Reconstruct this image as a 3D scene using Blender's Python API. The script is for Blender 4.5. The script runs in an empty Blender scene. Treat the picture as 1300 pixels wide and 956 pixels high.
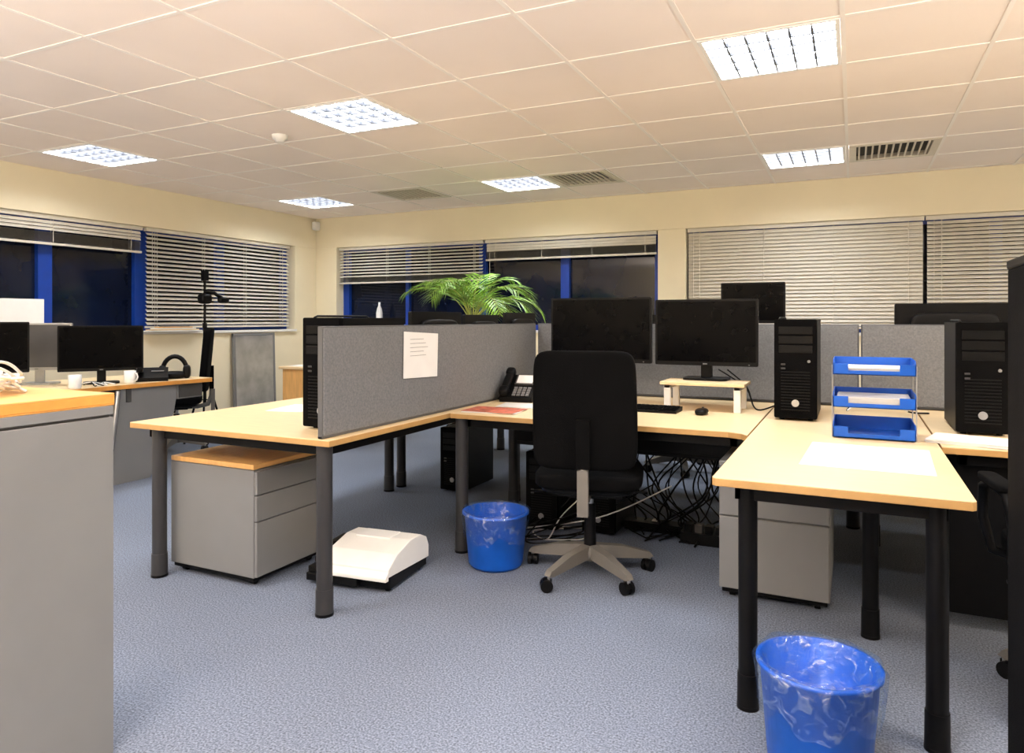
import bpy, math, random
from mathutils import Vector, Matrix
random.seed(4)
sc=bpy.context.scene
try:
    sc.view_settings.view_transform='Standard'
    sc.view_settings.look='None'
except Exception: pass

# ---------------------------------------------------------------- materials
MATS={}
def pm(name,col,rough=.5,metal=0,var=.05,scale=12,bump=0,bscale=None,spec=.5,stretch=None,emit=0,coat=0,detail=4):
    m=bpy.data.materials.new(name); m.use_nodes=True
    nt=m.node_tree; b=nt.nodes['Principled BSDF']
    tc=nt.nodes.new('ShaderNodeTexCoord'); mp=nt.nodes.new('ShaderNodeMapping')
    nt.links.new(tc.outputs['Object'],mp.inputs['Vector'])
    if stretch: mp.inputs['Scale'].default_value=stretch
    n=nt.nodes.new('ShaderNodeTexNoise'); n.inputs['Scale'].default_value=scale; n.inputs['Detail'].default_value=detail
    nt.links.new(mp.outputs['Vector'],n.inputs['Vector'])
    r=nt.nodes.new('ShaderNodeValToRGB')
    r.color_ramp.elements[0].position=.3; r.color_ramp.elements[1].position=.7
    r.color_ramp.elements[0].color=(*[c*(1-var) for c in col],1)
    r.color_ramp.elements[1].color=(*[min(1,c*(1+var)) for c in col],1)
    nt.links.new(n.outputs['Fac'],r.inputs['Fac']); nt.links.new(r.outputs['Color'],b.inputs['Base Color'])
    b.inputs['Roughness'].default_value=rough; b.inputs['Metallic'].default_value=metal
    b.inputs['Specular IOR Level'].default_value=spec
    b.inputs['Coat Weight'].default_value=coat
    if emit:
        nt.links.new(r.outputs['Color'],b.inputs['Emission Color']); b.inputs['Emission Strength'].default_value=emit
    if bump:
        n2=nt.nodes.new('ShaderNodeTexNoise'); n2.inputs['Scale'].default_value=bscale or scale*4
        nt.links.new(mp.outputs['Vector'],n2.inputs['Vector'])
        bp=nt.nodes.new('ShaderNodeBump'); bp.inputs['Strength'].default_value=bump; bp.inputs['Distance'].default_value=.01
        nt.links.new(n2.outputs['Fac'],bp.inputs['Height']); nt.links.new(bp.outputs['Normal'],b.inputs['Normal'])
    MATS[name]=m
    return m
wall_m=pm('wall_paint',(.86,.77,.56),.85,var=.02,scale=3)
ceil_m=pm('ceiling_tile',(.92,.82,.745),.9,var=.035,scale=1.1,bump=.1,bscale=150)
tbar_m=pm('ceiling_tbar',(.93,.87,.81),.5,var=.01)
white_m=pm('white_paint',(.85,.84,.81),.5,var=.02)
carpet_m=pm('carpet',(.178,.208,.275),.95,var=.55,scale=150,bump=.15,bscale=420,spec=.1,detail=8)
# large soft wear patches on the carpet
nt=carpet_m.node_tree; bs=nt.nodes['Principled BSDF']; lk=bs.inputs['Base Color'].links[0]; src=lk.from_socket
nb=nt.nodes.new('ShaderNodeTexNoise'); nb.inputs['Scale'].default_value=1.3; nb.inputs['Detail'].default_value=5
tcb=nt.nodes.new('ShaderNodeTexCoord'); nt.links.new(tcb.outputs['Object'],nb.inputs['Vector'])
mr=nt.nodes.new('ShaderNodeMapRange'); mr.inputs[3].default_value=.84; mr.inputs[4].default_value=1.14
nt.links.new(nb.outputs['Fac'],mr.inputs[0])
vm=nt.nodes.new('ShaderNodeVectorMath'); vm.operation='SCALE'
nt.links.new(src,vm.inputs[0]); nt.links.new(mr.outputs[0],vm.inputs['Scale']); nt.links.new(vm.outputs[0],bs.inputs['Base Color'])
maple_m=pm('maple_laminate',(.84,.64,.375),.38,var=.05,scale=9,stretch=(1,9,1))
edge_m=pm('maple_edge',(.48,.28,.10),.45,var=.08,scale=12)
oak_m=pm('oak_top',(.76,.43,.15),.38,var=.12,scale=7,stretch=(9,1,1))
oake_m=pm('oak_edge',(.64,.29,.06),.4,var=.12,scale=9,stretch=(9,1,1))
grey_m=pm('grey_metal',(.185,.187,.192),.5,var=.04,scale=4)
greyd_m=pm('dark_grey_metal',(.05,.048,.048),.45,var=.08)
leg_m=pm('graphite_leg',(.034,.034,.037),.4,var=.06,spec=.35)
black_m=pm('black_plastic',(.004,.004,.0045),.42,var=.15,spec=.14)
blackm_m=pm('black_matte',(.003,.003,.0033),.85,var=.2,bump=.2,bscale=300,spec=.06)
screen_m=pm('screen_glass',(.0015,.0015,.002),.25,var=.1,spec=.06)
screeng_m=pm('screen_grey',(.10,.10,.105),.3,var=.3,scale=3)
fabric_m=pm('partition_fabric',(.18,.184,.192),.95,var=.16,scale=120,bump=.3,bscale=300,spec=.1)
alu_m=pm('partition_trim',(.12,.12,.125),.5,metal=.3,var=.05)
paper_m=pm('paper',(.86,.85,.83),.8,var=.02)
red_m=pm('red_print',(.55,.14,.08),.6,var=.5,scale=25)
blue_m=pm('blue_plastic',(.004,.085,.48),.35,var=.08,spec=.4)
binb_m=pm('bin_blue',(.003,.10,.56),.35,var=.12)
frame_m=pm('blue_frame',(.002,.04,.32),.4,var=.08)
slat_m=pm('blind_slat',(.66,.62,.53),.5,var=.03)
chairg_m=pm('chair_base_grey',(.15,.14,.125),.45,var=.06)
steel_m=pm('brushed_steel',(.45,.46,.48),.35,metal=.8,var=.25,scale=5)
mug_m=pm('white_ceramic',(.85,.85,.84),.2,var=.02)
cablew_m=pm('white_cable',(.8,.8,.8),.5,var=.02)
leaf_m=pm('palm_leaf',(.18,.36,.03),.45,var=.7,scale=6)
stem_m=pm('palm_stem',(.30,.34,.06),.5,var=.3)
terra_m=pm('plant_pot_clay',(.25,.10,.05),.7,var=.15)
soil_m=pm('soil',(.03,.02,.012),.95,var=.4,scale=40)
vent_m=pm('vent_grey',(.66,.60,.50),.5,var=.03)
ventd_m=pm('vent_dark',(.05,.045,.035),.8)
louv_m=pm('louvre_blade',(.045,.048,.058),.45,var=.05)
tube_m=pm('fluorescent_diffuser',(.93,.96,1.0),.5,var=.005,emit=40)
door_m=pm('door_wood',(.45,.25,.1),.4,var=.15,stretch=(6,6,1))
glass_m=pm('night_glass',(.003,.006,.020),.06,var=.3,scale=1.5,spec=.35)
# clear bin liner
bag_m=bpy.data.materials.new('clear_bag'); bag_m.use_nodes=True
nt=bag_m.node_tree; out=nt.nodes['Material Output']; nt.nodes.remove(nt.nodes['Principled BSDF'])
tr=nt.nodes.new('ShaderNodeBsdfTransparent'); tr.inputs[0].default_value=(.88,.93,1,1)
gl=nt.nodes.new('ShaderNodeBsdfGlossy'); gl.inputs['Roughness'].default_value=.12
df=nt.nodes.new('ShaderNodeBsdfDiffuse'); df.inputs[0].default_value=(.35,.55,.95,1)
mx=nt.nodes.new('ShaderNodeMixShader'); mx.inputs[0].default_value=.35
mx2=nt.nodes.new('ShaderNodeMixShader')
nz=nt.nodes.new('ShaderNodeTexNoise'); nz.inputs['Scale'].default_value=26; nz.inputs['Detail'].default_value=3
nz.inputs['Distortion'].default_value=1.0
tc=nt.nodes.new('ShaderNodeTexCoord'); nt.links.new(tc.outputs['Object'],nz.inputs['Vector'])
rp=nt.nodes.new('ShaderNodeValToRGB'); rp.color_ramp.elements[0].position=.50; rp.color_ramp.elements[1].position=.85
rp.color_ramp.elements[0].color=(.07,.07,.07,1); rp.color_ramp.elements[1].color=(.65,.65,.65,1)
nt.links.new(nz.outputs['Fac'],rp.inputs['Fac']); nt.links.new(rp.outputs['Color'],mx2.inputs[0])
bp=nt.nodes.new('ShaderNodeBump'); bp.inputs['Strength'].default_value=.8; bp.inputs['Distance'].default_value=.02
nt.links.new(nz.outputs['Fac'],bp.inputs['Height']); nt.links.new(bp.outputs['Normal'],gl.inputs['Normal'])
nt.links.new(gl.outputs[0],mx.inputs[1]); nt.links.new(df.outputs[0],mx.inputs[2])
nt.links.new(tr.outputs[0],mx2.inputs[1]); nt.links.new(mx.outputs[0],mx2.inputs[2]); nt.links.new(mx2.outputs[0],out.inputs[0])

# ---------------------------------------------------------------- builder
class B:
    def __init__(s,name,loc=(0,0,0),rot=0,bevel=.002):
        s.name=name; s.loc=loc; s.rot=rot; s.bevel=bevel
        s.v=[];s.f=[];s.mi=[];s.sm=[];s.mats=[]
    def add(s,vs,fs,mat,smooth=False,M=None):
        if mat not in s.mats: s.mats.append(mat)
        k=s.mats.index(mat); o=len(s.v)
        for p in vs:
            p=Vector(p)
            if M is not None: p=M@p
            s.v.append(p)
        for f in fs:
            s.f.append([i+o for i in f]); s.mi.append(k); s.sm.append(smooth)
    def box(s,x0,x1,y0,y1,z0,z1,mat,M=None):
        vs=[(x0,y0,z0),(x1,y0,z0),(x1,y1,z0),(x0,y1,z0),(x0,y0,z1),(x1,y0,z1),(x1,y1,z1),(x0,y1,z1)]
        s.add(vs,[(0,3,2,1),(4,5,6,7),(0,1,5,4),(1,2,6,5),(2,3,7,6),(3,0,4,7)],mat,False,M)
    def cyl(s,p0,p1,r0,r1,mat,seg=20,M=None):
        p0=Vector(p0);p1=Vector(p1);d=(p1-p0).normalized()
        a=Vector((0,0,1)) if abs(d.z)<.9 else Vector((1,0,0))
        u=d.cross(a).normalized();w=d.cross(u)
        vs=[]
        for p,r in((p0,r0),(p1,r1)):
            for i in range(seg):
                t=2*math.pi*i/seg; vs.append(p+u*math.cos(t)*r+w*math.sin(t)*r)
        s.add(vs,[(i,i+seg,(i+1)%seg+seg,(i+1)%seg) for i in range(seg)],mat,True,M)
        s.add(vs[:seg],[tuple(range(seg))],mat,False,M)
        s.add(vs[seg:],[tuple(reversed(range(seg)))],mat,False,M)
    def tube(s,pts,r,mat,seg=8,M=None):
        pts=[Vector(p) for p in pts]; n=len(pts); rings=[]
        rr=r if isinstance(r,(list,tuple)) else [r]*n
        u=None
        for i,p in enumerate(pts):
            d=(pts[min(i+1,n-1)]-pts[max(i-1,0)]).normalized()
            if u is None:
                a=Vector((0,0,1)) if abs(d.z)<.9 else Vector((1,0,0)); u=d.cross(a).normalized()
            else:
                u=(u-d*u.dot(d)).normalized()
            w=d.cross(u)
            rings+= [p+u*math.cos(2*math.pi*k/seg)*rr[i]+w*math.sin(2*math.pi*k/seg)*rr[i] for k in range(seg)]
        fs=[]
        for i in range(n-1):
            for k in range(seg):
                k2=(k+1)%seg; fs.append((i*seg+k,i*seg+k2,(i+1)*seg+k2,(i+1)*seg+k))
        fs.append(tuple(reversed(range(seg)))); fs.append(tuple(range((n-1)*seg,n*seg)))
        s.add(rings,fs,mat,True,M)
    def prism(s,poly,a0,a1,mat,axis='z',M=None):
        n=len(poly)
        def P(p,a):
            return {'z':(p[0],p[1],a),'y':(p[0],a,p[1]),'x':(a,p[0],p[1])}[axis]
        vs=[P(p,a0) for p in poly]+[P(p,a1) for p in poly]
        fs=[(i,(i+1)%n,(i+1)%n+n,i+n) for i in range(n)]
        fs+= [tuple(reversed(range(n))),tuple(range(n,2*n))]
        s.add(vs,fs,mat,False,M)
    def rrect(s,x0,x1,z0,z1,r,a0,a1,mat,axis='y',M=None,k=5):
        pl=[]
        for cx,cz,t0 in((x1-r,z1-r,0),(x0+r,z1-r,90),(x0+r,z0+r,180),(x1-r,z0+r,270)):
            for i in range(k+1):
                t=math.radians(t0+90*i/k); pl.append((cx+r*math.cos(t),cz+r*math.sin(t)))
        s.prism(pl,a0,a1,mat,axis,M)
    def lathe(s,prof,mat,c=(0,0,0),seg=32,M=None,fn=None):
        n=len(prof);vs=[]
        for i,(r,z) in enumerate(prof):
            for k in range(seg):
                t=2*math.pi*k/seg; rr,zz=r,z
                if fn: rr,zz=fn(r,z,t,i)
                vs.append((c[0]+rr*math.cos(t),c[1]+rr*math.sin(t),c[2]+zz))
        fs=[(i*seg+k,i*seg+(k+1)%seg,(i+1)*seg+(k+1)%seg,(i+1)*seg+k) for i in range(n-1) for k in range(seg)]
        s.add(vs,fs,mat,True,M)
    def cushion(s,c,h,mat,p=5,n=12,M=None,fn=None):
        d={};vs=[];fs=[]
        def vid(q):
            key=tuple(round(x,4) for x in q)
            if key not in d:
                L=sum(abs(x)**p for x in q)**(1/p)
                w=[c[i]+h[i]*q[i]/L for i in range(3)]
                if fn: w=fn(w)
                d[key]=len(vs);vs.append(tuple(w))
            return d[key]
        for ax in range(3):
            for sg in(-1,1):
                for i in range(n):
                    for j in range(n):
                        qd=[]
                        for a,b in((i,j),(i+1,j),(i+1,j+1),(i,j+1)):
                            q=[0,0,0];q[ax]=sg;q[(ax+1)%3]=-1+2*a/n;q[(ax+2)%3]=-1+2*b/n
                            qd.append(vid(q))
                        fs.append(qd if sg>0 else qd[::-1])
        s.add(vs,fs,mat,True,M)
    def done(s):
        me=bpy.data.meshes.new(s.name); me.from_pydata([tuple(p) for p in s.v],[],s.f)
        for m in s.mats: me.materials.append(m)
        for p,k,q in zip(me.polygons,s.mi,s.sm): p.material_index=k; p.use_smooth=q
        me.update()
        o=bpy.data.objects.new(s.name,me); sc.collection.objects.link(o)
        o.location=s.loc;o.rotation_euler=(0,0,s.rot)
        if s.bevel:
            b=o.modifiers.new('bevel','BEVEL');b.width=s.bevel;b.segments=2;b.limit_method='ANGLE';b.angle_limit=math.radians(50)
        return o

H=2.50; XL=-6.20; XR=3.1; YB=7.10; YF=-2.6
# ---------------------------------------------------------------- room shell
b=B('floor',bevel=0); b.box(XL-.25,XR+.2,YF-.2,YB+.25,-.1,0,carpet_m); b.done()
SILL=1.07; HEAD=2.12
b=B('wall_back',bevel=.004)
b.box(XL-.25,XR+.2,YB,YB+.25,0,SILL,wall_m); b.box(XL-.25,XR+.2,YB,YB+.25,HEAD,H+.15,wall_m)
b.box(XL-.25,-5.875,YB,YB+.25,SILL,HEAD,wall_m); b.box(-1.78,-1.50,YB,YB+.25,SILL,HEAD,wall_m); b.box(2.75,XR+.2,YB,YB+.25,SILL,HEAD,wall_m)
b.done()
b=B('wall_left',bevel=.004)
b.box(XL-.25,XL,YF-.2,YB,0,SILL,wall_m); b.box(XL-.25,XL,YF-.2,YB,HEAD,H+.15,wall_m)
b.box(XL-.25,XL,6.72,YB,SILL,HEAD,wall_m); b.box(XL-.25,XL,YF-.2,-1.4,SILL,HEAD,wall_m)
b.done()
b=B('wall_right',bevel=0); b.box(XR,XR+.2,YF-.2,YB,0,H+.15,wall_m); b.done()
b=B('wall_front',bevel=0)
b.box(XL,XR,YF-.2,YF,0,H+.15,wall_m); b.done()
b=B('door_1',bevel=.003); b.box(-.6,.4,YF+.002,YF+.04,0,2.1,door_m); b.box(-.65,-.6,YF+.002,YF+.05,0,2.14,white_m); b.box(.4,.45,YF+.002,YF+.05,0,2.14,white_m); b.box(-.6,.4,YF+.002,YF+.05,2.1,2.14,white_m)
b.cyl((.30,YF+.04,1.0),(.30,YF+.09,1.0),.012,.012,steel_m); b.cyl((.30,YF+.09,1.0),(.19,YF+.09,1.0),.01,.01,steel_m); b.done()
b=B('trim_1'); b.box(-5.875,-1.78,YB-.03,YB+.15,SILL,SILL+.025,white_m); b.done()
b=B('trim_2'); b.box(-1.50,2.75,YB-.03,YB+.15,SILL,SILL+.025,white_m); b.done()
b=B('trim_3'); b.box(XL-.15,XL+.03,-1.4,6.72,SILL,SILL+.025,white_m); b.done()
for nm,q in(('back',(XL,XR,YB-.015,YB)),('left',(XL,XL+.015,YF,YB-.02)),('right',(XR-.015,XR,YF,YB-.02))):
    b=B('baseboard_'+nm); b.box(*q,0,.1,white_m); b.done()

# ceiling
P=.62; GX=-.04; GY=3.30
lights=[(i,j) for i in(-9,-5,-1,3) for j in(-8,-4,0,4)]
lightset=set((i,j) for i,j in lights if GX+i*P+P<XR and GY+j*P>YF)
vents=[(0,4),(-4,4),(-7,4)]
b=B('ceiling',bevel=0)
xs=[XL]+[GX+i*P for i in range(-12,8) if XL<GX+i*P<XR]+[XR]
ys=[YF]+[GY+j*P for j in range(-12,8) if YF<GY+j*P<YB]+[YB]
for a in range(len(xs)-1):
    for c in range(len(ys)-1):
        i=round((xs[a]-GX)/P) if a>0 else -99; j=round((ys[c]-GY)/P) if c>0 else -99
        if (i,j) in lightset or (i,j) in vents: continue
        b.add([(xs[a],ys[c],H),(xs[a],ys[c+1],H),(xs[a+1],ys[c+1],H),(xs[a+1],ys[c],H)],[(0,1,2,3)],ceil_m)
for x in xs[1:-1]: b.box(x-.010,x+.010,YF,YB,H-.004,H+.001,tbar_m)
for y in ys[1:-1]: b.box(XL,XR,y-.010,y+.010,H-.0035,H+.001,tbar_m)
b.box(XL,XR,YF,YB,H+.12,H+.15,ceil_m)
b.done()
for (i,j) in sorted(lightset):
    x0=GX+i*P+.012;y0=GY+j*P+.012;w=P-.024
    b=B('ceiling_light',(x0+w/2,y0+w/2,H),bevel=0); h=w/2
    for q in((-h,h,-h,-h+.018),(-h,h,h-.018,h),(-h,-h+.018,-h+.018,h-.018),(h-.018,h,-h+.018,h-.018)): b.box(*q,-.006,.06,white_m)
    b.add([(-h,-h,.06),(-h,h,.06),(h,h,.06),(h,-h,.06)],[(0,1,2,3)],tube_m)
    inn=h-.018
    for k in range(1,6):
        x=-inn+2*inn*k/6; b.box(x-.004,x+.004,-inn,inn,-.004,.020,louv_m)
    for k in range(1,5):
        y=-inn+2*inn*k/5; b.box(-inn,inn,y-.005,y+.005,-.0045,.022,louv_m)
    b.done()
for (i,j) in vents:
    x0=GX+i*P+.012;y0=GY+j*P+.012;w=P-.024;h=w/2
    b=B('air_vent',(x0+h,y0+h,H),bevel=0)
    for q in((-h,h,-h,-h+.05),(-h,h,h-.05,h),(-h,-h+.05,-h+.05,h-.05),(h-.05,h,-h+.05,h-.05)): b.box(*q,-.008,.03,vent_m)
    b.box(-h,h,-h,h,.03,.04,ventd_m)
    for k in range(11):
        x=-h+.07+k*(w-.14)/10
        b.box(x-.006,x+.006,-h+.05,h-.05,-.004,.008,vent_m)
    b.done()
b=B('smoke_detector',(-3.6,3.75,H),bevel=0); b.lathe([(0,-.045),(.03,-.045),(.035,-.03),(.05,-.028),(.055,0)],white_m); b.done()
b=B('motion_sensor',(XL+.05,YB-.06,2.40)); b.cushion((0,0,0),(.03,.05,.055),white_m,p=6); b.box(-.05,.0,-.01,.06,-.02,.02,white_m); b.done()

# windows
def win_back(n,x0,x1,mull):
    b=B('window_%d'%n); y=YB+.19
    b.box(x0,x1,y,y+.02,SILL,HEAD,glass_m)
    b.box(x0,x1,y-.05,y,SILL+.025,SILL+.085,frame_m); b.box(x0,x1,y-.05,y,HEAD-.06,HEAD,frame_m)
    for m,w in mull: b.box(m-w/2,m+w/2,y-.052,y,SILL+.025,HEAD,frame_m)
    b.done()
win_back(2,-5.875,-1.78,[(-5.83,.09),(-4.9,.05),(-3.86,.09),(-2.84,.10),(-1.82,.05)])
win_back(3,-1.50,2.75,[(-1.47,.06),(-.5,.09),(1.1,.09),(1.9,.09),(2.7,.09)])
b=B('window_1'); x=XL-.19
b.box(x-.02,x,-1.4,6.72,SILL,HEAD,glass_m); b.box(x,x+.05,-1.4,6.72,SILL+.025,SILL+.085,frame_m); b.box(x,x+.05,-1.4,6.72,HEAD-.06,HEAD,frame_m)
for m,w in((-1.3,.1),(0,.1),(1.3,.1),(2.6,.1),(3.80,.12),(4.72,.13),(5.7,.1),(6.68,.08)): b.box(x,x+.052,m-w/2,m+w/2,SILL+.025,HEAD,frame_m)
b.done()

def blind(ax,a0,a1,z0,z1,pitch,width,tilt,stack=0):
    b=B('venetian_blind',bevel=0)
    def bx(p0,p1,d0,d1,za,zb,m):
        if ax=='x': b.box(p0,p1,YB+.05+d0,YB+.05+d1,za,zb,m)
        else: b.box(XL-.05-d1,XL-.05-d0,p0,p1,za,zb,m)
    bx(a0,a1,-.02,.02,z1-.035,z1,slat_m)
    z=z1-.06; t=math.radians(tilt)
    dy=width/2*math.cos(t); dz=width/2*math.sin(t)
    def slat(z,dy,dz):
        pts=[(-dy,-dz),(0,.0025),(dy,dz)]
        vs=[]
        for e in(a0+.01,a1-.01):
            for (p,q) in pts:
                if ax=='x': vs.append((e,YB+.05+p,z+q))
                else: vs.append((XL-.05-p,e,z+q))
        b.add(vs,[(0,1,4,3),(1,2,5,4)],slat_m,True)
    zb=z0+.03+stack
    while z>zb:
        slat(z,dy,dz); z-=pitch
    k=0
    while k*.006<stack:
        slat(z0+.03+k*.006,width/2,0); k+=1
    bx(a0+.005,a1-.005,-.014,.014,z0,z0+.02,slat_m)
    n=max(2,int((a1-a0)/.6)); 
    for i in range(n+1):
        c=a0+.12+(a1-a0-.24)*i/n
        for dd in(-.0165,.0165):
            bx(c-.002,c+.002,dd-.001,dd+.001,z0,z1-.03,slat_m)
    bx(a0+.06,a0+.064,-.025,-.022,max(z0-.3,SILL+.1) if stack else z0+.15,z1-.03,slat_m)
    b.done()
T=HEAD-.002
blind('y',4.70,6.66,1.13,T,.042,.042,38)
blind('y',2.95,4.66,1.86,T,.030,.033,60,stack=.08)
blind('y',1.2,2.92,1.86,T,.030,.033,60,stack=.08)
blind('y',-1.38,1.17,1.13,T,.042,.04,40)
blind('x',-5.86,-3.80,1.66,T,.038,.036,38,stack=.05)
blind('x',-3.77,-1.80,1.88,T,.030,.033,66,stack=.08)
blind('x',-1.49,.560,1.13,T,.034,.040,60)
blind('x',.572,2.73,1.13,T,.034,.040,50)

# ---------------------------------------------------------------- desks
DZ=.73
def leg(b,x,y,m,r=.033,top=DZ-.03):
    b.cyl((x,y,0),(x,y,.012),r+.005,r+.005,black_m,24)
    b.cyl((x,y,.012),(x,y,.11),r+.004,r+.003,m,24)
    b.cyl((x,y,.11),(x,y,top),r,r,m,24)
def desk(x0,x1,y0,y1,legs,lm=leg_m,poly=None,beam=black_m,lr=.033):
    cx,cy=(x0+x1)/2,(y0+y1)/2
    b=B('office_desk',(cx,cy,0),bevel=.002)
    x0-=cx;x1-=cx;y0-=cy;y1-=cy
    if poly: pl=[(p[0]-cx,p[1]-cy) for p in poly]
    else: pl=[(x0,y0),(x1,y0),(x1,y1),(x0,y1)]
    b.prism(pl,DZ-.004,DZ,maple_m)
    b.prism(pl,DZ-.027,DZ-.004,edge_m)
    i=.06
    for q in((x0+i,x1-i,y0+i,y0+i+.03),(x0+i,x1-i,y1-i-.03,y1-i),(x0+i,x0+i+.03,y0+i,y1-i),(x1-i-.03,x1-i,y0+i,y1-i)): b.box(*q,DZ-.075,DZ-.027,beam)
    for (x,y) in legs: leg(b,x-cx,y-cy,lm,lr)
    return b
b=desk(-3.10,-1.90,2.25,4.225,[(-2.97,2.31),(-1.965,2.30),(-2.97,4.16),(-1.99,4.16)]); b.done()
b=desk(-3.10,-1.98,4.235,6.0,[(-2.97,4.31),(-2.05,4.31),(-2.97,5.93),(-2.05,5.93)]); b.done()
b=desk(-1.892,-.402,3.19,4.395,[(-1.85,3.24),(-1.85,4.3),(-.46,4.3)],poly=[(-1.892,3.19),(-.49,3.19),(-.43,3.16),(-.402,3.12),(-.402,4.395),(-1.892,4.395)])
b.box(-.6,.6,-.1,.02,.50,.52,black_m)   # cable tray
b.box(-.6,.6,-.1,-.095,.52,.58,black_m)
b.done()
b=desk(-.395,.30,2.25,4.395,[(-.298,2.33),(.215,2.33),(.06,3.05),(.1,4.3)],lm=black_m,lr=.029,poly=[(-.385,2.25),(.29,2.25),(.30,2.26),(.30,4.395),(-.395,4.395),(-.395,2.26)]); b.done()
b=desk(.308,1.75,3.17,4.395,[(.42,3.9),(1.65,3.3),(1.65,4.3)],lm=black_m)
b.box(-.72,.62,-.50,-.48,.06,.70,black_m); b.done()
b=desk(-1.9,1.75,4.47,5.35,[(-1.8,5.25),(0,5.25),(1.65,5.25),(-1.8,4.6),(0,4.6),(1.65,4.6)]); b.done()

# partitions
def part(ax,a0,a1,c,z0=DZ+.001,z1=1.19):
    b=B('desk_divider_screen',bevel=.004); t=.017
    def bx(p0,p1,d,za,zb,m):
        if ax=='x': b.box(p0,p1,c-d,c+d,za,zb,m)
        else: b.box(c-d,c+d,p0,p1,za,zb,m)
    bx(a0+.006,a1-.006,t,z0+.012,z1-.006,fabric_m)
    bx(a0,a1,t*.7,z1-.006,z1,alu_m); bx(a0,a1,t*.7,z0,z0+.012,alu_m)
    bx(a0,a0+.006,t*.7,z0,z1,alu_m); bx(a1-.006,a1,t*.7,z0,z1,alu_m)
    b.done()
part('y',2.26,4.41,-1.955)
part('x',-1.93,.03,4.43); part('x',.04,1.72,4.43)
# note on divider
b=B('notice_paper',(-1.935,2.975,1.04),bevel=0)
b.add([(.003,-.155,-.105),(.004,.15,-.115),(.003,.16,.105),(.003,-.15,.12)],[(0,1,2,3)],paper_m)
for k in range(5): b.add([(.0055,-.10,.08-k*.02),(.0055,.02+.02*(k%3),.08-k*.02),(.0055,.02+.02*(k%3),.082-k*.02),(.0055,-.10,.082-k*.02)],[(0,1,2,3)],grey_m)
b.done()

# ---------------------------------------------------------------- furniture functions
def pedestal(x0,x1,y0,y1,face,zt=.56,top=None,wheels=True):
    cx,cy=(x0+x1)/2,(y0+y1)/2; b=B('drawer_pedestal',(cx,cy,0),bevel=.004)
    hx,hy=(x1-x0)/2,(y1-y0)/2
    b.box(-hx,hx,-hy,hy,.045,zt-.026,grey_m)
    b.box(-hx+.01,hx-.01,-hy+.01,hy-.01,.025,.045,black_m)
    b.box(-hx,hx,-hy,hy,zt-.024,zt,top or grey_m)
    for sx in(-1,1):
        for sy in(-1,1):
            X,Y=sx*(hx-.05),sy*(hy-.05)
            b.cyl((X-.012,Y,.018),(X+.012,Y,.018),.018,.018,black_m,14)
    zs=[.048,.30,.42,zt-.03] if top else [.048,.365,zt-.03]
    for k in range(len(zs)-1):
        if face=='x': b.box(hx,hx+.016,-hy+.003,hy-.003,zs[k]+.002,zs[k+1]-.002,grey_m)
        else:
            b.box(-hx+.003,hx-.003,-hy-.016,-hy,zs[k]+.003,zs[k+1]-.003,grey_m)
    b.done()
pedestal(-2.98,-2.44,2.38,2.84,'x',top=oak_m)
pedestal(-.53,-.085,3.20,3.80,'y',zt=.60)

def tower(x,y,z,w=.19,d=.45,h=.48,rot=0):
    b=B('computer_tower',(x,y,z),rot,bevel=.004)
    w/=2;d/=2
    b.box(-w,w,-d+.03,d,.012,h,black_m)
    b.rrect(-w-.001,w+.001,.012,h+.001,.008,-d,-d+.028,blackm_m)
    for k in range(3): b.box(-w+.02,w-.02,-d-.003,-d,h-.07-k*.045,h-.034-k*.045,black_m)
    for k in range(14):
        zz=.05+k*.014; b.box(-w+.03,w-.03,-d-.002,-d,zz,zz+.005,black_m)
    b.cyl((w-.035,-d-.004,h-.2),(w-.035,-d,h-.2),.007,.007,grey_m,12)
    b.cyl((0,-d-.005,.085),(0,-d-.001,.085),.017,.017,steel_m,20)
    for k in range(2): b.box(-w+.03,-w+.05,-d-.003,-d,h-.22-k*.02,h-.212-k*.02,greyd_m)
    b.tube([(-w+.02,-d+.05,h),(-w+.02,-d+.07,h+.008),(-w+.02,d-.07,h+.008),(-w+.02,d-.05,h)],.005,black_m)
    for X in(-w+.03,w-.03):
        for Y in(-d+.05,d-.05): b.cyl((X,Y,0),(X,Y,.013),.012,.012,black_m,12)
    b.done()
tower(-2.115,2.70,DZ,.20,.50,.495)
tower(-.25,3.88,DZ,.19,.44,.487)
tower(.49,3.75,DZ,.19,.44,.475)
tower(-2.55,4.55,0,.19,.45,.45)
tower(-1.62,3.98,0,.19,.45,.45)
tower(-1.30,4.05,0,.19,.45,.45)
tower(.85,4.1,0,.2,.45,.45)

def monitor(x,y,z,w,zb,zt,rot=0,body=None,scr=None):
    """z surface, zb..zt panel heights"""
    body=body or black_m; scr=scr or screen_m
    b=B('computer_monitor',(x,y,z),rot,bevel=.002)
    zb-=z;zt-=z;w/=2
    b.rrect(-w,w,zb,zt,.008,-.018,.006,body)
    b.box(-w+.012,w-.012,-.0195,-.0175,zb+.022,zt-.012,scr)
    zc=(zb+zt)/2
    b.cushion((0,.018,zc),(w*.75,.025,(zt-zb)*.36),body,p=5)
    b.box(-.03,.03,.02,.045,.012,zc,body)
    b.rrect(-.12,.12,-.06,.12,.04,0,.012,body,axis='z')
    b.box(-.012,.012,-.0205,-.019,zb+.007,zb+.013,grey_m)
    b.box(w-.05,w-.042,-.0205,-.019,zb+.007,zb+.011,grey_m)
    b.done()
monitor(-1.35,4.02,DZ,.62,.964,1.346)
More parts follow.
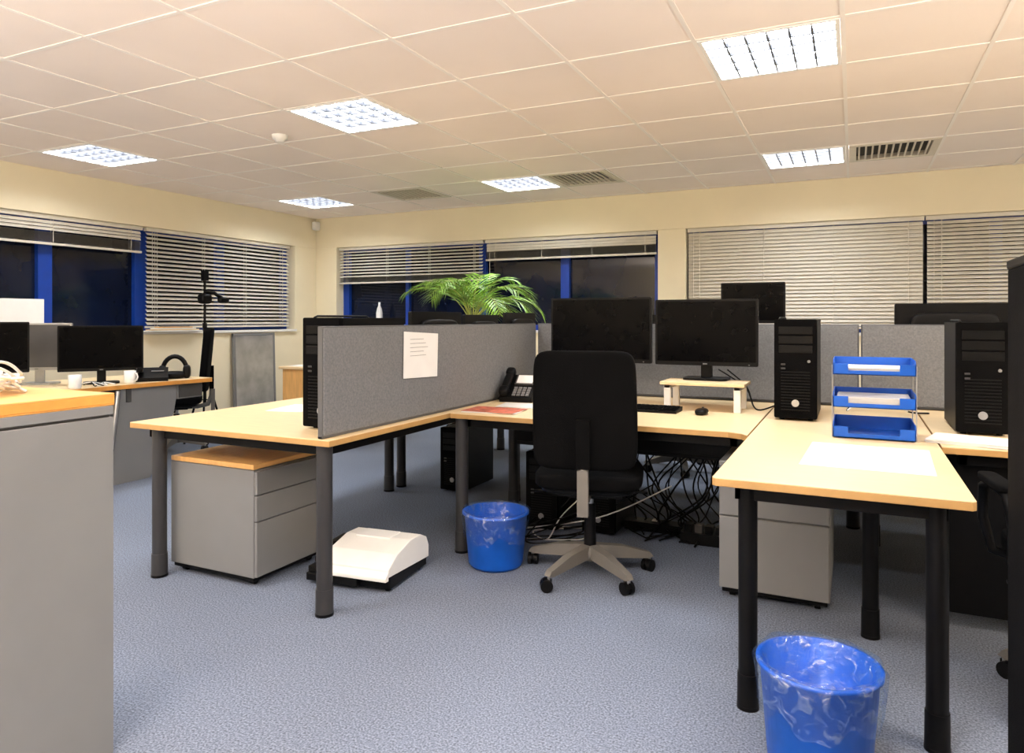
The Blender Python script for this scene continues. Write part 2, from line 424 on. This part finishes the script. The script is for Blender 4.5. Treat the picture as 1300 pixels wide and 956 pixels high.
# riser shelf
b=B('monitor_riser',(-.725,3.94,DZ),bevel=.003)
b.box(-.22,.22,-.13,.13,.135,.152,maple_m)
for X in(-.2,.165):
    b.box(X,X+.035,-.12,-.09,0,.135,white_m); b.box(X,X+.035,.09,.12,0,.135,white_m); b.box(X,X+.035,-.12,.12,.115,.135,white_m)
b.done()
monitor(-.735,4.0,DZ+.153,.556,.963,1.329)
# monitors beyond the screen
monitor(-.62,5.1,DZ,.42,1.19,1.47,0)
monitor(.52,4.75,DZ,.60,.95,1.31,math.pi)
monitor(-2.38,3.85,DZ,.60,.92,1.265,-math.pi/2)
monitor(-2.38,5.1,DZ,.56,.92,1.27,-math.pi/2)
monitor(-2.38,4.45,DZ,.5,.92,1.25,-math.pi/2)
monitor(-1.4,5.0,DZ,.5,.9,1.25,math.pi)

def chair(x,y,rot,arms=False,hi=1.08,base=.35):
    b=B('office_chair',(x,y,0),rot,bevel=0)
    b.cushion((0,.02,.475),(.25,.24,.045),blackm_m,p=4.5)
    b.cushion((0,.02,.44),(.22,.21,.03),black_m,p=5)
    def bend(w): return [w[0]*(1-.12*max(0,(w[2]-.8))),w[1]-(w[0]**2)*-.5-.25*(w[2]-.8)*.35,w[2]]
    b.cushion((0,-.265,(hi+.55)/2),(.232,.035,(hi-.55)/2),blackm_m,p=9,fn=bend,n=16)
    b.tube([(0,.0,.41),(0,-.18,.40),(0,-.27,.42),(0,-.300,.50),(0,-.30,.58)],[.02,.02,.022,.022,.02],chairg_m,10)
    b.box(-.024,.024,-.33,-.295,.36,.56,chairg_m)
    b.box(-.03,.03,-.32,-.28,.565,.78,blackm_m)
    b.box(-.09,.09,-.1,.1,.385,.42,black_m)
    b.box(-.16,.16,-.14,.16,.40,.43,black_m)
    b.tube([(.08,.05,.40),(.22,.06,.39),(.27,.06,.385)],.007,black_m,8); b.tube([(-.08,.0,.40),(-.22,.0,.39),(-.27,.0,.385)],.007,black_m,8)
    b.cyl((0,0,.22),(0,0,.40),.018,.018,steel_m); b.cyl((0,0,.10),(0,0,.34),.03,.026,black_m); b.lathe([(.0,.145),(.045,.14),(.052,.11),(.045,.075),(0,.075)],chairg_m)
    for k in range(5):
        a=math.radians(72*k)+base
        M=Matrix.Rotation(a,4,'Z')
        pr=[(.03,.145),(.16,.13),(.30,.09),(.315,.07),(.29,.062),(.03,.085)]
        vs=[];n=len(pr)
        for i,(r,z) in enumerate(pr):
            wdt=.026-.010*min(1,r/.3); vs+= [(r,-wdt,z),(r,wdt,z)]
        fs=[(2*i,2*((i+1)%n),2*((i+1)%n)+1,2*i+1) for i in range(n)]
        fs+= [tuple(2*i for i in range(n))[::-1],tuple(2*i+1 for i in range(n))]
        b.add(vs,fs,chairg_m,False,M)
        b.cyl((.3,0,.05),(.3,0,.075),.008,.008,steel_m,8,M)
        M2=M@Matrix.Translation((.3,0,0))@Matrix.Rotation(.6*k,4,'Z')
        b.cyl((-.012,-.024,.028),(-.012,-.005,.028),.028,.028,black_m,18,M2); b.cyl((-.012,.005,.028),(-.012,.024,.028),.028,.028,black_m,18,M2)
        b.box(-.03,.012,-.006,.006,.03,.056,black_m,M2)
    if arms:
        for sx in(-1,1):
            b.tube([(sx*.2,.1,.43),(sx*.28,.12,.45),(sx*.30,.15,.55),(sx*.30,.14,.66),(sx*.30,.05,.69),(sx*.30,-.12,.68),(sx*.29,-.14,.58),(sx*.27,-.05,.46),(sx*.2,.0,.43)],.016,black_m,8)
            b.cushion((sx*.30,.0,.70),(.03,.13,.015),blackm_m,p=4,n=6)
    b.done()
chair(-1.135,3.22,.24,base=-.87)
chair(.71,2.74,.1,arms=True,base=math.radians(144)-.1)
chair(-1.25,5.75,math.pi+.3)
chair(-5.66,4.58,2.4,hi=1.14)

def bin_(x,y,s=1,h=.27):
    b=B('waste_bin',(x,y,0),0,bevel=0)
    r0,r1=.125*s,.160*s
    b.lathe([(0,.004),(r0,.004),(r0+.01,.02),(r1-.004,h-.015),(r1+.006,h-.01),(r1+.006,h),(r1-.006,h),(r0-.004,.03),(0,.012)],binb_m,seg=40)
    rnd=[[random.uniform(-1,1) for _ in range(56)] for _ in range(12)]
    def fn(r,z,t,i):
        k=int(t/(2*math.pi)*56+.5)%56; q=rnd[i][k]
        return r+q*.003+.003*math.sin(9*t+i),z+q*.003+(.02*math.sin(5*t)+.01*math.sin(11*t) if i<2 else 0)
    b.lathe([(r1*.98,h*.55),(r1+.002,h*.68),(r1+.008,h*.87),(r1+.012,h+.002),(r1+.004,h+.012),(r1-.012,h+.004),(r1-.03,h*.8),(r0-.0,h*.5),(r0*.85,h*.3),(r0*.4,h*.25),(.01,h*.27)],bag_m,seg=56,fn=fn)
    for k in range(4):
        a=random.uniform(0,6.28); b.cushion((.05*math.cos(a),.05*math.sin(a),.09),(.05,.045,.035),paper_m,p=2.2,n=4)
    b.done()
bin_(-1.60,3.14); bin_(-.085,2.10,.97,.288)

# printer on the floor
b=B('desktop_printer',(-2.07,2.75,0),.10,bevel=.004)
b.box(-.23,.20,-.17,.19,.015,.075,black_m)
b.box(-.22,.05,-.20,-.165,.02,.055,black_m)
b.prism([(-.19,.075),(-.19,.11),(-.11,.155),(.02,.185),(.12,.182),(.18,.155),(.205,.11),(.205,.05)],-.145,.205,white_m,axis='x')
b.prism([(-.12,.075),(-.12,.10),(0,.14),(.12,.145),(.18,.10),(.19,.075)],-.23,-.145,black_m,axis='x')
b.prism([(-.215,.062),(-.215,.08),(-.185,.105),(-.185,.06)],-.12,.205,white_m,axis='x')
b.box(-.08,.10,.0,.11,.178,.188,paper_m)
for X in(-.19,.17):
    for Y in(-.13,.15): b.cyl((X,Y,0),(X,Y,.016),.015,.015,black_m,10)
b.done()

# desk items ------------------------------------------------------
b=B('keyboard',(-1.04,3.73,DZ),0,bevel=.001)
b.prism([(-.075,0),(-.075,.012),(.075,.024),(.075,0)],-.22,.22,black_m,axis='x')
for r in range(5):
    for k in range(18):
        X=-.208+k*.0235; Y=-.062+r*.026; zz=.012+ (Y+.075)/.15*.012
        b.box(X,X+.019,Y,Y+.02,zz,zz+.006,blackm_m)
b.done()
b=B('computer_mouse',(-.70,3.70,DZ),0,bevel=0); b.cushion((0,0,.015),(.032,.055,.018),black_m,p=2.5,n=8,fn=lambda w:[w[0],w[1],max(0,w[2])]); b.cyl((0,.025,.03),(0,.04,.03),.006,.006,greyd_m,8); b.done()
b=B('desk_phone',(-1.80,3.86,DZ),.12,bevel=.002)
b.prism([(-.1,0),(-.1,.03),(.06,.15),(.09,.14),(.1,0)],-.10,.10,black_m,axis='x')
Mp=Matrix.Translation((0,-.1,.031))@Matrix.Rotation(math.atan2(.12,.16),4,'X')
b.box(-.03,.09,.10,.19,0,.012,greyd_m,Mp); b.box(-.02,.08,.11,.18,.012,.014,paper_m,Mp)
for r in range(4):
    for c in range(4): b.box(-.025+c*.028,-.005+c*.028,.01+r*.02,.024+r*.02,0,.006,grey_m,Mp)
b.cushion((-.07,.10,.03),(.024,.115,.016),black_m,p=3.5,n=8,M=Mp); b.cushion((-.07,.02,.03),(.03,.03,.026),black_m,p=3,n=6,M=Mp); b.cushion((-.07,.185,.03),(.03,.03,.026),black_m,p=3,n=6,M=Mp)
cp=[(-.1,-.08,.03)]+[(-.1-.02*math.sin(k*1.3),-.08+k*.01,.012+.006*math.cos(k*1.3)) for k in range(1,12)]
b.tube(cp,.003,black_m,6)
b.done()
def sheets(name,x,y,z,w,d,rot,n,mat=paper_m,top=None):
    b=B(name,(x,y,z),rot,bevel=0)
    for k in range(n):
        a=random.uniform(-.08,.08); M=Matrix.Rotation(a if n>1 else 0,4,'Z')
        b.box(-w/2,w/2,-d/2,d/2,.0015*k+.0004,.0015*k+.0016,(top if (top and k==n-1) else mat),M)
    b.done()
sheets('brochure_stack',-1.72,3.36,DZ,.30,.21,.1,5,top=red_m)
sheets('paper_stack',-1.66,3.62,DZ,.28,.19,.1,4)
sheets('magazine',-1.38,3.42,DZ,.21,.28,.3,2,mat=red_m)
sheets('paper_sheet',.045,2.81,DZ,.40,.48,-.04,1)
sheets('paper_stack',.43,3.31,DZ,.30,.20,-.30,10)
sheets('paper_sheet',-2.75,3.0,DZ,.21,.30,.2,1)
sheets('paper_sheet',-2.72,3.35,DZ,.21,.30,-.2,1)
# letter trays
b=B('letter_tray',(.075,3.345,DZ),0,bevel=.0015)
w,d=.15,.13
for zz in(.004,.128,.262):
    b.box(-w,w,-d,d,zz,zz+.004,blue_m)
    b.box(-w,w,d-.004,d,zz,zz+.062,blue_m)
    for X in(-w,w-.004):
        b.prism([(-d,zz),(-d,zz+.05),(-d+.03,zz+.062),(d,zz+.062),(d,zz)],X,X+.004,blue_m,axis='x')
    b.box(-w,-w*.62,-d,-d+.004,zz,zz+.045,blue_m); b.box(w*.62,w,-d,-d+.004,zz,zz+.045,blue_m); b.box(-w*.62,w*.62,-d,-d+.004,zz,zz+.018,blue_m)
for zz,k in((.132,15),(.266,10)):
    for j in range(k):
        b.box(-.135,.135,-.12,.11,zz+.0025*j+.0005,zz+.0025*j+.002,paper_m,Matrix.Rotation(random.uniform(-.03,.03),4,'Z'))
for X in(-w-.003,w+.003):
    for Y in(-d+.03,d-.03): b.cyl((X,Y,.0),(X,Y,.30),.0025,.0025,steel_m,8)
b.done()

# cables
def cable(b,pts,r,mat,sub=8):
    pts=[Vector(p) for p in pts]; q=[pts[0]]+pts+[pts[-1]]; o=[]
    for i in range(1,len(q)-2):
        for k in range(sub):
            t=k/sub; a,b1,c,d=q[i-1],q[i],q[i+1],q[i+2]
            o.append(.5*((2*b1)+(c-a)*t+(2*a-5*b1+4*c-d)*t*t+(3*b1-a-3*c+d)*t**3))
    o.append(pts[-1]); b.tube(o,r,mat,6)
b=B('cable_bundle',(-.75,4.10,0),bevel=0)
for k in range(34):  # real cables, with extra black ones standing in for shade under the desk
    x=random.uniform(-.5,.3); pts=[(x,.02,.70),(x+random.uniform(-.1,.1),random.uniform(-.1,.05),.5),(x+random.uniform(-.2,.2),random.uniform(-.15,.05),.25),(x+random.uniform(-.2,.2),random.uniform(-.1,.0),.06),(x+random.uniform(-.3,.3),random.uniform(-.3,.0),.008)]
    cable(b,pts,random.choice((.004,.005,.006)),black_m if k not in (9,21) else cablew_m)
b.box(-.45,.1,-.10,0,.0,.05,black_m); b.box(-.3,-.27,-.05,-.01,.05,.055,cablew_m); b.box(-.1,.15,-.22,-.12,0,.06,black_m)
for k in range(4): b.box(-.08+.055*k,-.04+.055*k,-.20,-.14,.06,.10,[black_m,greyd_m][k%3==1])
b.done()
b=B('desk_cables',(.25,4.1,DZ),bevel=0)
for k in range(3):
    cable(b,[(-.28,.05,.006),(-.2,.1+.03*k,.06+.02*k),(-.08,.0+.05*k,.08),(.0,.02,.02),(.10,.1,.006)],.0045,black_m if k else cablew_m)
for k in range(2):
    cable(b,[(-.95+.05*k,.1,.2),(-.80,.1+.05*k,.1),(-.72,-.1,.006),(-.62,-.1,.03),(-.62,.05,.006)],.004,black_m)
b.done()
b=B('floor_cables',(-1.7,3.6,0),bevel=0)
for k in range(9):
    cable(b,[(.0+.1*k,.3,.3),(.05*k,.2,.1),(random.uniform(-.2,.2),random.uniform(-.1,.1),.007),(random.uniform(-.1,.4),random.uniform(0,.2),.007),(.3,.3,.007)],.004,black_m if k%4 else cablew_m)
b.done()

# ---------------------------------------------------------------- foreground left cabinet
b=B('storage_cabinet',(-2.125,.65,0),bevel=.003)
b.box(-.215,.250,-.64,.662,.0,.945,grey_m); b.box(-.22,.242,-.65,.655,.945,.952,greyd_m); b.box(-.22,.250,-.65,.662,.952,.978,grey_m)
b.box(-.235,.25,-.66,.665,.978,.982,oake_m); b.box(-.235,.25,-.66,.665,.982,1.008,oake_m); b.box(-.235,.25,-.66,.665,1.008,1.012,oak_m)
b.done()
b=B('power_cable',(-2.17,1.08,1.012),bevel=0)
for k in range(13):
    pts=[]
    for j in range(8):
        a=j*1.3+k; pts.append((.15*math.cos(a)*random.uniform(.5,1),.18*math.sin(a)*random.uniform(.4,1),.007+.09*abs(math.sin(j+k))*random.uniform(.2,1)))
    pts[0]=(pts[0][0],pts[0][1],.006); cable(b,pts,.0042,cablew_m)
b.box(-.12,.02,-.12,-.07,0,.035,cablew_m,Matrix.Rotation(.5,4,'Z')); b.done()

# ---------------------------------------------------------------- left desk
b=B('office_desk',(-5.27,3.35,0),bevel=.003)
top=[(-.43,-1.15),(.40,-1.15),(.46,-.6),(.40,-.1),(.42,.4),(.47,.88),(-.43,.90)]
b.prism(top,.70,.73,oake_m); b.prism(top,.73,.734,maple_m)
b.prism([(-.10,.0),(-.03,.04),(.03,.12),(.07,.28),(.10,.50),(.12,.70),(.62,.70),(.58,.50),(.52,.28),(.44,.10),(.36,0)],.36,.39,grey_m,axis='x')
b.prism([(-1.1,.03),(-1.1,.70),(-.75,.70),(-.72,.50),(-.66,.28),(-.58,.10),(-.5,.0),(-1.05,0)],.36,.39,grey_m,axis='x')
b.tube([(.40,-.13,.02),(.40,-.06,.06),(.40,0,.14),(.40,.04,.28),(.40,.07,.50),(.40,.09,.69)],.016,steel_m,8)
b.box(-.35,-.32,-1.0,.8,.25,.70,grey_m); b.box(.10,.40,.16,.20,.60,.70,greyd_m)
b.box(.0,.40,.60,.84,.58,.70,grey_m); b.box(.40,.41,.61,.83,.59,.69,greyd_m)
b.done()
monitor(-5.10,3.47,.734,.56,.83,1.17,.97)
monitor(-5.46,3.22,.734,.48,.84,1.19,.60,body=steel_m,scr=screeng_m)
monitor(-5.30,2.75,.734,.55,.85,1.20,1.1)
def mug(x,y,z,rot=0):
    b=B('coffee_mug',(x,y,z),rot,bevel=0)
    b.lathe([(0,.0),(.036,0),(.040,.01),(.041,.095),(.038,.095),(.036,.012),(0,.01)],mug_m,seg=28)
    b.tube([(.038,0,.078),(.062,0,.075),(.070,0,.05),(.060,0,.026),(.038,0,.02)],.006,mug_m,8); b.done()
mug(-4.93,3.58,.734,.2); mug(-4.90,3.14,.734,2)
b=B('headset',(-5.0,4.03,.734),.8,bevel=0)
b.tube([(.09*math.cos(t),0,.06+.12*math.sin(t)) for t in[math.pi*i/14 for i in range(15)]],.018,black_m,8)
for s in(-1,1): b.cushion((s*.09,0,.055),(.030,.050,.055),black_m,p=3,n=8)
b.cushion((0,0,.03),(.09,.07,.03),black_m,p=3,n=8)
b.done()
b=B('desk_phone',(-4.98,3.80,.734),.9,bevel=.002)
b.prism([(-.09,0),(-.09,.03),(.08,.10),(.09,.09),(.09,0)],-.12,.12,black_m,axis='x'); b.cushion((-.08,0,.085),(.025,.10,.018),black_m,p=3.5,n=8)
b.box(.0,.09,-.0,.05,.07,.078,grey_m); b.done()
b=B('desk_cables',(-4.95,3.34,.734),bevel=0)
for k in range(4): cable(b,[(-.1,-.03*k-.04,.006),(.0,-.05,.03),(.06,.03*k-.06,.006),(-.02,.06,.02),(.04,.11,.006)],.004,cablew_m if k%2 else black_m)
b.done()
b=B('white_board',(-6.13,3.40,SILL+.026),bevel=.003); b.box(-.01,.012,-.26,.26,0,.29,paper_m); b.box(-.012,.014,-.265,.265,-.0005,.012,steel_m); b.done()
# things on sill
b=B('book_pile',(-6.16,4.98,SILL+.026),bevel=.001)
for k in range(5):
    b.box(-.045,.05,-.36+.05*k,.28-.04*k,.012*k,.012*k+.011,[paper_m,maple_m,paper_m,oak_m,grey_m][k])
b.done()
# tripod
b=B('tripod_stand',(-5.80,5.02,0),bevel=0)
b.cyl((0,0,.35),(0,0,1.15),.016,.016,black_m,12); b.cyl((0,0,1.15),(0,0,1.66),.012,.012,black_m,12)
for k in range(3):
    a=k*2.094+.4; b.tube([(0,0,.75),(.10*math.cos(a),.10*math.sin(a),.4),(.22*math.cos(a),.22*math.sin(a),.01)],.010,black_m,8)
    b.cyl((.0,0,.42),(.1*math.cos(a),.1*math.sin(a),.42),.005,.005,black_m,8)
b.cyl((0,0,1.13),(0,0,1.18),.022,.022,black_m,12); b.cyl((-.03,0,1.45),(.03,0,1.45),.02,.02,black_m,12)
b.tube([(0,0,1.50),(.05,.07,1.48),(.12,.16,1.40)],.018,black_m,8); b.cushion((.10,.14,1.41),(.03,.06,.03),black_m,p=4,n=6)
b.cushion((0,0,1.42),(.05,.06,.05),black_m,p=4,n=6); b.box(-.022,.022,-.028,.028,1.60,1.70,black_m)
b.done()
b=B('metal_panel',(-6.14,6.02,0),bevel=.003); M=Matrix.Rotation(-.03,4,'Y')
b.box(-.012,.012,-.30,.30,.20,1.04,steel_m,M); b.box(-.016,.016,-.31,-.28,.0,1.05,grey_m,M); b.box(-.016,.016,.28,.31,.0,1.05,grey_m,M); b.box(-.016,.016,-.31,.31,1.03,1.06,grey_m,M); b.box(-.016,.016,-.31,.31,.18,.21,grey_m,M); b.done()
b=B('side_table',(-4.85,5.85,0),bevel=.004)
b.box(-.45,.45,-.35,.35,.71,.735,maple_m); b.box(-.42,-.395,-.32,.32,0,.71,oak_m); b.box(.395,.42,-.32,.32,0,.71,oak_m); b.box(-.395,.395,-.32,-.30,.40,.71,oak_m); b.done()
sheets('paper_sheet',-5.1,5.7,.735,.3,.21,.2,2)
b=B('water_bottle',(-5.25,YB+.05,SILL+.026),bevel=0)
b.lathe([(0,0),(.035,0),(.04,.01),(.04,.2),(.03,.25),(.014,.29),(.014,.33),(0,.33)],mug_m,seg=20); b.done()

# plant
b=B('potted_palm',(-3.20,5.80,0),bevel=0)
b.lathe([(0,0),(.16,0),(.21,.40),(.225,.40),(.225,.45),(.20,.45),(.195,.40),(0,.40)],terra_m); b.lathe([(0,.405),(.196,.402)],soil_m)
for k in range(5):
    a=k*1.3; b.tube([(.05*math.cos(a),.05*math.sin(a),.39),(.05*math.cos(a),.05*math.sin(a),.8),(.04*math.cos(a),.04*math.sin(a),1.24)],[.018,.014,.008],stem_m,8)
rg=random.Random(11)
for k in range(20):
    a=k*2.399+rg.uniform(-.2,.2); L=rg.uniform(.46,.62)
    e0=math.radians(rg.choice((82,72,62,50,86)))   # launch elevation
    curl=math.radians(rg.uniform(95,130))
    p=Vector((.03*math.cos(a),.03*math.sin(a),1.22)); pts=[p]; N=20
    for i in range(N):
        el=e0-curl*((i+.5)/N)**1.4
        p=p+Vector((math.cos(a)*math.cos(el),math.sin(a)*math.cos(el),math.sin(el)))*(L*1.25/N); pts.append(p)
    b.tube(pts,[.005*(1-.75*i/N) for i in range(N+1)],stem_m,5)
    side=Vector((-math.sin(a),math.cos(a),0))
    for i in range(4,N):
        p=pts[i]; d=(pts[i+1]-pts[i]).normalized(); t=i/N
        ll=.24*math.sin(math.pi*min(1,(t*.80+.12)))+.04
        for s in(-1,1):
            dr=(d*.85+side*s*.75+Vector((0,0,rg.uniform(-.15,.10)))).normalized()
            wv=d*.0085
            m1=p+dr*ll*.5; e=p+dr*ll-Vector((0,0,.045))
            b.add([p-wv*.5,m1-wv,e,m1+wv,p+wv*.5],[(0,1,3,4),(1,2,3)],leaf_m)
b.done()

# black tall cupboard right edge
b=B('black_cupboard',(.575,1.62,0),bevel=.004)
b.box(-.265,.28,-.25,.28,.04,1.33,blackm_m); b.box(-.25,.26,-.24,.26,0,.04,black_m); b.box(-.267,.285,-.255,.283,1.33,1.35,black_m)
b.box(-.26,.005,-.262,-.25,.06,1.31,black_m); b.box(.01,.275,-.262,-.25,.06,1.31,black_m); b.cyl((-.02,-.275,.7),(-.02,-.275,.85),.006,.006,steel_m,8); b.done()

# uplighter stands out of view, added to brighten the ceiling by bounced light
def fill_uplighter(x,y,pw):
    b=B('added_fill_stand',(x,y,0),bevel=0)
    b.lathe([(0,0),(.15,0),(.15,.02),(.03,.035),(0,.035)],greyd_m); b.cyl((0,0,.03),(0,0,1.42),.014,.014,greyd_m,12)
    b.lathe([(0,1.42),(.06,1.43),(.14,1.47),(.19,1.52),(.185,1.52),(.13,1.48),(0,1.46)],greyd_m)
    o=b.done()
    L=bpy.data.lights.new('added_fill_light','AREA'); L.shape='DISK'; L.size=.26; L.energy=pw; L.color=(1,.92,.83)
    lo=bpy.data.objects.new('added_fill_light',L); sc.collection.objects.link(lo); lo.parent=o
    lo.location=(0,0,1.515); lo.rotation_euler=(math.pi,0,0)
fill_uplighter(-1.2,-.7,200); fill_uplighter(2.2,1.2,190); fill_uplighter(-3.6,-1.1,160)

w=bpy.data.worlds.new('night'); sc.world=w; w.use_nodes=True
w.node_tree.nodes['Background'].inputs[0].default_value=(.01,.015,.04,1)

cam=bpy.data.cameras.new('camera'); co=bpy.data.objects.new('camera',cam); sc.collection.objects.link(co)
co.location=(0,0,1.22); co.rotation_euler=(math.pi/2,0,math.atan(433/900))
cam.sensor_width=36; cam.lens=900/1300*36; cam.shift_y=-73/1300; cam.clip_start=.02
sc.camera=co
